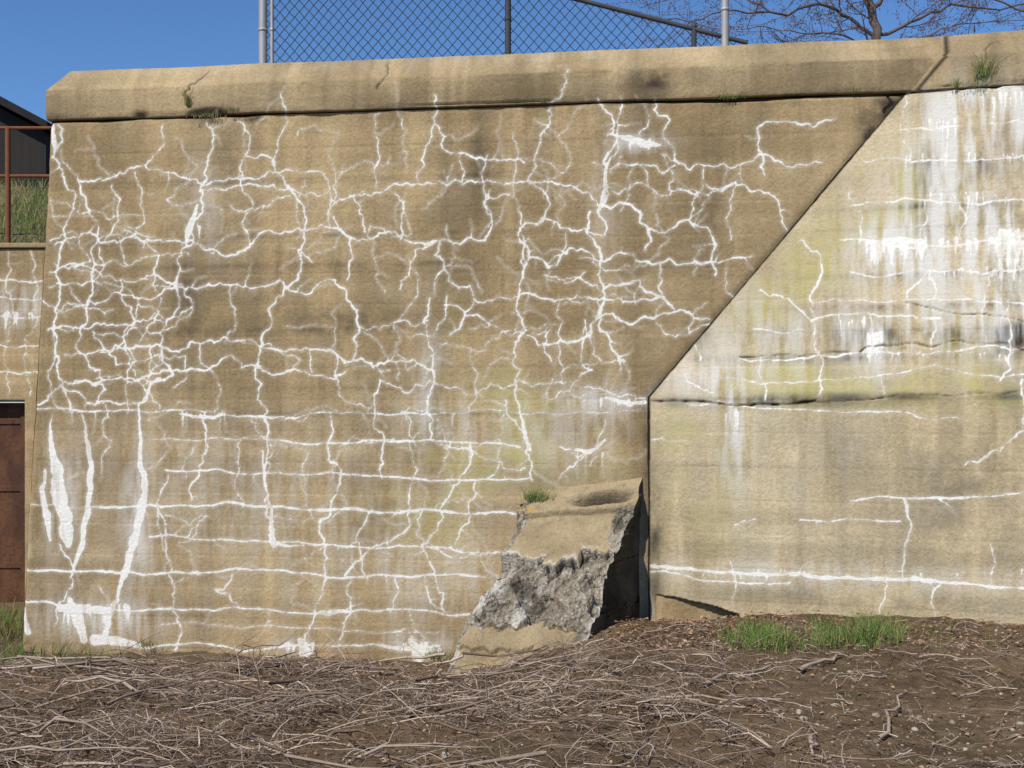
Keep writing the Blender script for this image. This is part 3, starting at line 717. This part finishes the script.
tb.add([fp(stop,4.25),fp(l1[0],l1[1])],[.018,.018],.5,10);tb.add([fp(sA,4.25),fp(stop,4.25)],[.02,.02],.5,10)
tb.add([fp(sA,2.66),fp(sC,2.66)],[.005,.005],.5,5)
tb.build('top_rail',M_W,fence)
tb=Tubes();step=.080;zb=2.56
smax=l1[0]-.03
def wire(sg,c,off):
    pts=[]
    for q in np.arange(sA,smax,.0165):
        z=zb+1.12*sg*(q-c)
        if zb<=z<=ztop(q): pts.append((q,z))
    if len(pts)>1:
        (q0,z0_),(q1,z1_)=pts[0],pts[-1]
        a=Vector(fp(q0,z0_));b=Vector(fp(q1,z1_));o_=Vector((0,off,0))
        n=max(2,int(abs(z1_-z0_)/(.5*1.12*step))+1)
        P=[]
        for i in range(n+1):
            p=a.lerp(b,i/n);P.append(tuple(p+o_+Vector((random.gauss(0,.0022),0,random.gauss(0,.0022)))))
        tb.add(P,[.0037]*len(P),.5,3)
for c in np.arange(sA-1.7,smax+1.7,step):
    wire(1,c,.002);wire(-1,c,-.002)
tb.build('chain_link_mesh',M_W,fence)
tick('fence')
# ------------------------------------------------------------ TREE
t=NT('bark');t.col(t.mix(t.noise(14,4,(1,1,.3)),(.09,.066,.06),(.17,.13,.115)));M_BK=t.m
t=NT('buds');t.col(t.mix(t.noise(6,2),(.10,.055,.048),(.18,.11,.09)));M_BU=t.m
tree=empty('bare_tree')
tb=Tubes();bud=[]
def branch(p,d,l,r,depth):
    n=5;pts=[tuple(p)];rr=[r];d=Vector(d).normalized()
    for i in range(n):
        d=(d+Vector((random.gauss(0,.16),random.gauss(0,.16),random.gauss(.02,.13)))).normalized()
        p=Vector(p)+d*l/n;pts.append(tuple(p));rr.append(r*(1-.55*(i+1)/n))
        if depth>0 and random.random()<.85:
            s=Vector((random.gauss(0,1),random.gauss(0,1),random.gauss(.1,.7))).normalized()
            branch(p,(d*.8+s*.7),l*random.uniform(.4,.75),rr[-1]*.65,depth-1)
        if depth<=1 and random.random()<.6: bud.append((Vector(p),d.copy()))
    tb.add(pts,rr,.5,5 if r>.01 else 3)
def limb(pp,r0,r1,dep=2,pr_=.7):
    Y0=[at(x,y,dpt) for x,y,dpt in pp];n=len(Y0);rad=[r0+(r1-r0)*i/(n-1) for i in range(n)]
    P=[];R=[]
    for i in range(n-1):
        for j in range(4):
            f=j/4;q=Y0[i]*(1-f)+Y0[i+1]*f
            q=q+np.array([random.gauss(0,.015) if j else 0,random.gauss(0,.03) if j else 0,random.gauss(0,.015) if j else 0]);P.append(tuple(q));R.append(rad[i]*(1-f)+rad[i+1]*f)
    P.append(tuple(Y0[-1]));R.append(rad[-1]);tb.add(P,R,.5,7)
    for i in range(2,len(P)):
        if random.random()<pr_:
            s=Vector((random.gauss(0,1),random.gauss(0,.6),random.gauss(.1,.6))).normalized();d=Vector(P[i])-Vector(P[i-1]);d.normalize()
            branch(P[i],d*.6+s*.8,random.uniform(.3,.7),max(.005,min(.011,R[i]*.45)),dep)
D=12.5
limb([(900,180,D),(884,90,D),(876,40,D),(868,0,D),(872,-60,D),(860,-140,D+.2)],.06,.04)
limb([(877,40,D),(850,18,D),(820,4,D-.2),(780,14,D-.3),(735,10,D-.4),(690,22,D-.4),(650,20,D-.4)],.022,.004,2,.8)
limb([(876,35,D),(910,22,D),(950,4,D+.2),(1000,10,D+.3),(1060,-5,D+.4)],.022,.006,2,.85)
limb([(870,10,D),(900,-20,D),(960,-60,D),(1040,-90,D)],.03,.01)
limb([(868,-5,D),(830,-40,D),(770,-70,D),(700,-60,D)],.03,.01)
limb([(872,-60,D),(900,-120,D),(930,-200,D)],.03,.01);limb([(860,-140,D),(840,-220,D),(850,-300,D)],.03,.01)
limb([(878,45,D),(840,34,D-.3),(800,33,D-.4),(760,26,D-.5),(720,32,D-.5)],.012,.003,2,.7)
limb([(878,45,D),(920,38,D-.3),(960,24,D-.4),(1010,20,D-.5)],.014,.003,2,.85)
limb([(1060,60,D),(1040,20,D),(990,-2,D),(930,-10,D)],.02,.004,2,.8)
limb([(780,14,D-.3),(740,-5,D-.2),(690,-4,D),(640,8,D)],.010,.003,1,.6)
tb.build('branches',M_BK,tree)
Vb=[];Fb=[]
for p,d in bud:
    for q in range(2):
        c=p+Vector((random.gauss(0,.02),random.gauss(0,.02),random.gauss(0,.02)));s=random.uniform(.004,.007);b0=len(Vb)
        for v in ((s,0,0),(-s,0,0),(0,s,0),(0,-s,0),(0,0,s*1.6),(0,0,-s*1.6)):Vb.append((c.x+v[0],c.y+v[1],c.z+v[2]))
        for f in ((0,2,4),(2,1,4),(1,3,4),(3,0,4),(2,0,5),(1,2,5),(3,1,5),(0,3,5)):Fb.append(tuple(b0+i for i in f))
np_mesh('buds',Vb,Fb,M_BU,None,True,tree)
# ------------------------------------------------------------ TWIGS, LITTER, STONES
t=NT('dead_twigs');c=t.mix(t.attr('tint'),(.14,.095,.068),(.56,.455,.365));c=t.mix(1.,c,t.mix(t.noise(40,2),(.5,.5,.5),(1.4,1.4,1.4)),'MULTIPLY');t.col(c);M_TW=t.m
def gpt(px,py):
    r=ray(px,py)
    y=3.0
    while y<9.2:
        if r[2]*y<=hz(r[0]*y,y):break
        y+=.04
    return r[0]*y,y
def twig(tb,x,y,l,r,lift,an=None,wig=.10,kink=.5):
    an=random.uniform(0,6.28) if an is None else an
    n=random.randint(4,7);pts=[];h=random.uniform(.0,lift);h2=random.uniform(0,lift)
    arch=random.uniform(-.2,.5)*lift
    cx,cy=x,y;a=an;tt=random.random()
    for i in range(n):
        f=i/(n-1);st=l/n*random.uniform(.6,1.4);cx+=math.cos(a)*st;cy+=math.sin(a)*st;a+=random.gauss(0,wig)+(random.gauss(0,kink) if random.random()<.25 else 0)
        pts.append((cx,cy,hz(cx,min(cy,8.0))+.006+r+h*(1-f)+h2*f+arch*math.sin(f*3.14)+random.gauss(0,.004)))
    if any(p[1]>(7.87-.28*(p[0]-.97) if p[0]>.97 else 8.0-TL*p[0])-.06 for p in pts): return
    if any(abs(p[0]-.1)<.75 and p[1]>6.85 for p in pts): return
    tb.add(pts,[r*(1-.65*i/(n-1)) for i in range(n)],tt**2,4)
    for q_ in range(3):
        if random.random()<.4 and l>.15:
            i=random.randint(1,n-2);p=pts[i];b=a+random.choice((-1,1))*random.uniform(.4,1.1);ll=l*random.uniform(.06,.16)
            q=[(p[0]+math.cos(b)*ll*j,p[1]+math.sin(b)*ll*j,p[2]+random.gauss(.004,.012)*j) for j in range(4)]
            tb.add(q,[r*.6,r*.5,r*.4,r*.2],tt**2,3)
tb=Tubes()
for i in range(9500):
    x=random.uniform(-4.6,1.6);y=random.uniform(3.6,7.7)
    dens=float(.08+.92*sm(.36,.66,vnoise(x*1.5+3,y*1.9)))*(1-float(sm(-.4,1.6,x+ (y-6)*.3)))
    if random.random()>dens:continue
    an=random.uniform(0,6.28) if random.random()<.45 else random.gauss(.2,.5)+(math.pi if random.random()<.5 else 0)
    big=random.random()
    l=random.uniform(.04,.2) if big<.55 else random.uniform(.2,.7)
    twig(tb,x,y,l,random.choice([.0013,.0018,.0025,.003,.0045]),.09 if y<7.2 else .03,an)
for i in range(90): twig(tb,random.uniform(-4.2,.6),random.uniform(3.8,7.2),random.uniform(.4,1.1),random.uniform(.005,.011),.14,random.uniform(0,6.28),.12,.5)
for i in range(130):
    x=random.uniform(-4.2,-.3);y=random.uniform(4.5,7.4);z=hz(x,y);a=random.uniform(0,6.28);l=random.uniform(.08,.32);r=random.uniform(.0015,.0035)
    tb.add([(x+math.cos(a)*l*.25*j*(1+.1*j),y+math.sin(a)*l*.25*j,z+l*.25*j*.8+random.gauss(0,.004)) for j in range(5)],[r*(1-.15*j) for j in range(5)],random.random()**2,4)
tb.build('brush_pile',M_TW)
tb=Tubes()
for i in range(1700): twig(tb,random.uniform(.0,4.3),random.uniform(3.7,7.2),random.uniform(.03,.28),random.choice([.0012,.0018,.003]),.02)
for (x0,y0,x1,y1,r) in [(700,690,770,672,.011),(800,678,838,658,.012),(600,712,780,705,.008),(880,745,905,700,.010),(810,740,822,768,.010),(640,640,700,628,.006),(560,690,640,702,.008),(660,720,740,735,.006),
                        (545,700,575,675,.012),(405,720,470,695,.012),(380,678,410,672,.011),(640,705,720,712,.007),(760,668,840,663,.006),(920,660,990,668,.006),(960,700,1010,690,.005)]:
    a=gpt(x0,y0);b=gpt(x1,y1);n=8;P=[]
    for j in range(n):
        f=j/(n-1);x=a[0]*(1-f)+b[0]*f+random.gauss(0,.012);y=a[1]*(1-f)+b[1]*f+random.gauss(0,.02);P.append((x,y,hz(x,y)+r+.008+.015*math.sin(f*3)+random.gauss(0,.004)))
    tb.add(P,[r*(1-.5*j/(n-1))*random.uniform(.85,1.15) for j in range(n)],.5,6)
tb.build('fallen_sticks',M_TW)
t=NT('dead_leaves');c=t.mix(t.attr('tint'),(.15,.082,.052),(.42,.29,.19));t.col(c);M_LV=t.m
Vl=[];Fl=[];Tl=[]
def leaf(x,y,s,lift=.02):
    z=hz(x,y)+random.uniform(.002,lift);a=random.uniform(0,6.28);ti=random.gauss(0,.5);b0=len(Vl);tt=random.random()**1.5
    c,s_=math.cos(a),math.sin(a);w=s*random.uniform(.35,.6)
    for u,v,h in ((-s,0,0),(0,-w,s*.4*ti),(s,0,s*ti*.5),(0,w,s*.3)):
        Vl.append((x+u*c-v*s_,y+u*s_+v*c,z+h+abs(h)));Tl.append(tt)
    Fl.append((b0,b0+1,b0+2,b0+3))
for i in range(16000):
    x=random.uniform(-4.6,4.4);y=random.uniform(3.6,7.9)
    if abs(x-.1)<.55 and y>6.85: continue
    lim=7.87-.28*(x-.97) if x>.97 else 8.0-TL*x
    if y>lim-.03: continue
    if x>0 and random.random()<.45: continue
    leaf(x,y,random.uniform(.004,.016))
for i in range(1700):
    p=gpt(random.gauss(690,75),random.uniform(612,652))
    if p[0]<.5 or p[1]>7.87-.28*(p[0]-.97)-.02:continue
    leaf(p[0],p[1],random.uniform(.006,.020),.03)
for i in range(300):
    p=gpt(random.uniform(880,1024),random.uniform(622,650))
    if p[1]<7.1: leaf(p[0],p[1],random.uniform(.008,.018),.03)
np_mesh('leaf_litter',Vl,Fl,M_LV,{'tint':Tl},False)
t=NT('stones');c=t.mix(t.attr('tint'),(.17,.135,.095),(.44,.39,.30));c=t.mix(1.,c,t.mix(t.noise(60,3),(.6,.6,.6),(1.3,1.3,1.3)),'MULTIPLY');t.col(c);M_ST=t.m
import bmesh
bm=bmesh.new();bmesh.ops.create_icosphere(bm,subdivisions=2,radius=1);iv=np.array([v.co[:] for v in bm.verts]);ifc=np.array([[v.index for v in f.verts] for f in bm.faces]);bm.free()
Vs=[];Fs=[];Ts=[];b0=0
for i in range(1200):
    x=random.uniform(-.5,4.4) if random.random()<.88 else random.uniform(-4,0);y=random.uniform(3.6,7.0)
    if random.random()<.3: x=random.uniform(1.2,2.4);y=random.uniform(3.7,5.2)
    if abs(x-.1)<.6 and y>6.6: continue
    s=min(.022,random.paretovariate(2.4)*.004)
    m=iv*(1+.45*(vnoise(iv[:,0]*2+i,iv[:,1]*2+iv[:,2])-.5))[:,None]*np.array([s,s*random.uniform(.6,1),s*random.uniform(.4,.7)])
    a=random.uniform(0,6.28);R=np.array([[math.cos(a),-math.sin(a),0],[math.sin(a),math.cos(a),0],[0,0,1]])
    Vs.append(m@R.T+np.array([x,y,hz(x,y)+s*.1]));Fs.append(ifc+b0);b0+=len(iv);Ts+= [random.random()**1.5]*len(iv)
np_mesh('gravel',np.concatenate(Vs),np.concatenate(Fs),M_ST,{'tint':Ts})
# ------------------------------------------------------------ GRASS
def blades(name,items,mat=M_G):
    V=[];Fq=[];T=[]
    for (x,y,z,h,w,dry) in items:
        a=random.uniform(0,6.28);l=h*random.uniform(.15,.9);dx,dy=math.cos(a)*l,math.sin(a)*l;b=random.uniform(0,6.28);wx,wy=math.cos(b)*w,math.sin(b)*w
        b0=len(V)
        V+=[(x-wx,y-wy,z),(x+wx,y+wy,z),(x+dx*.35+wx*.8,y+dy*.35+wy*.8,z+h*.6),(x+dx*.35-wx*.8,y+dy*.35-wy*.8,z+h*.6),(x+dx+wx*.1,y+dy+wy*.1,z+h),(x+dx-wx*.1,y+dy-wy*.1,z+h)]
        T+=[dry]*6;Fq+=[(b0,b0+1,b0+2,b0+3),(b0+3,b0+2,b0+4,b0+5)]
    return np_mesh(name,V,Fq,mat,{'tint':T},False)
def dryv(p=.25): return random.uniform(.5,1) if random.random()<p else random.uniform(0,.25)
it=[]
cl_=[(random.gauss(775,32),random.uniform(636,650),random.uniform(5,14)) for _ in range(14)]+[(random.gauss(872,14),random.uniform(636,648),random.uniform(5,12)) for _ in range(8)]+[(random.uniform(735,1020),random.uniform(630,650),5) for _ in range(14)]
for i in range(2600):
    c=random.choice(cl_[:24] if random.random()<.9 else cl_)
    p=gpt(c[0]+random.gauss(0,c[2]),min(655,c[1]+random.gauss(0,3)))
    if p[1]>7.87-.28*(p[0]-.97)-.02 or p[0]<1.2:continue
    it.append((p[0],p[1],hz(*p)-.005,random.uniform(.03,.15)*(1.2 if c[0]>850 and c[0]<890 else .9),.0022,dryv(.3)))
blades('grass',it)
it=[]
for i in range(4500):
    x=random.uniform(-5.6,-3.3) if random.random()<.8 else random.uniform(-3.4,-2.7);y=random.uniform(7.1,10.8)
    if x>-3.75 and y>8.25:continue
    if x>-3.3 and random.random()<.6:continue
    if vnoise(x*3,y*3)<.3: continue
    it.append((x,y,hz(x,y)-.005,random.uniform(.04,.18),.003,dryv(.2)))
blades('grass',it)
it=[]
for i in range(5000):
    x=random.uniform(-7,-4);y=random.uniform(11.6,14.5);z=float(bankz(y))
    it.append((x,y,z,random.uniform(.04,.16),.004,dryv(.7)))
blades('grass',it)
def tuft(P,n,sp,h,dry=.3,tilt=0):
    r=[]
    for i in range(n):
        r.append((P[0]+random.gauss(0,sp),P[1]+random.gauss(-.01,sp*.3),P[2]+random.gauss(0,sp*.15),random.uniform(.4,1)*h,.0018,dryv(dry)))
    return r
it=tuft(onL(537,500)-nL*.08,170,.045,.12,.5);blades('weed_tuft',it)
it=tuft(onL(438,657)-nL*.05,60,.04,.11)+tuft(onL(150,645)-nL*.05,50,.05,.09,.6);blades('weed_tuft',it)
it=tuft(onL(190,107)-nL*.03,40,.012,.14)+tuft(onL(235,113)-nL*.03,30,.03,.05)+tuft(onL(543,103)-nL*.02,16,.015,.05)+tuft(onL(728,100)-nL*.02,50,.03,.06)+tuft(onL(210,118)-nL*.02,140,.07,.035,.9)+tuft(onL(738,99)-nL*.02,20,.03,.05)+tuft(onL(855,92)-nL*.02,10,.015,.07);blades('weed_tuft',it)
def onR(px,py):
    s,z=szR(px,py);P=C0+dR*s+nR*bR*max(0,z-zc);P=P.copy();P[2]=z;return P
it=tuft(onR(982,78)-nR*.03,90,.035,.17,.4)+tuft(onR(953,88)-nR*.03,20,.012,.08)+tuft(onR(975,88)-nR*.03,60,.06,.06,.3);blades('weed_tuft',it)
tick('plants')
# ------------------------------------------------------------ WORLD, SUN, CAMERA
az=math.radians(34);el=math.radians(46)
sd=Vector((-math.sin(az)*math.cos(el),-math.cos(az)*math.cos(el),math.sin(el)))
w=bpy.data.worlds.new('World');scene.world=w;w.use_nodes=True;nt=w.node_tree
bg=nt.nodes['Background'];sk=nt.nodes.new('ShaderNodeTexSky');sk.sky_type='NISHITA';sk.sun_disc=False
sk.sun_elevation=el;sk.sun_rotation=math.atan2(sd.x,sd.y)%(2*math.pi);sk.air_density=1.0;sk.dust_density=.2;sk.ozone_density=2.5;sk.altitude=400
mx=nt.nodes.new('ShaderNodeMix');mx.data_type='RGBA';mx.blend_type='MULTIPLY';mx.inputs[0].default_value=1;mx.inputs[7].default_value=(.86,1.22,1.62,1)
nt.links.new(sk.outputs[0],mx.inputs[6]);nt.links.new(mx.outputs[2],bg.inputs[0]);bg.inputs[1].default_value=.08
sun=bpy.data.lights.new('sun','SUN');sun.energy=5.0;sun.angle=math.radians(.5);sun.color=(1,.93,.81)
so=link(bpy.data.objects.new('sun',sun));so.rotation_euler=(-sd).to_track_quat('-Z','Y').to_euler()
cam=bpy.data.cameras.new('camera');co=link(bpy.data.objects.new('camera',cam));co.location=(0,0,0);co.rotation_euler=(math.radians(90),0,0)
cam.sensor_width=36;cam.lens=36*F/1024;cam.shift_y=(HY-384)/1024;cam.clip_end=2000;cam.clip_start=.05
scene.camera=co
scene.view_settings.view_transform='Standard';scene.view_settings.look='None';scene.view_settings.exposure=0
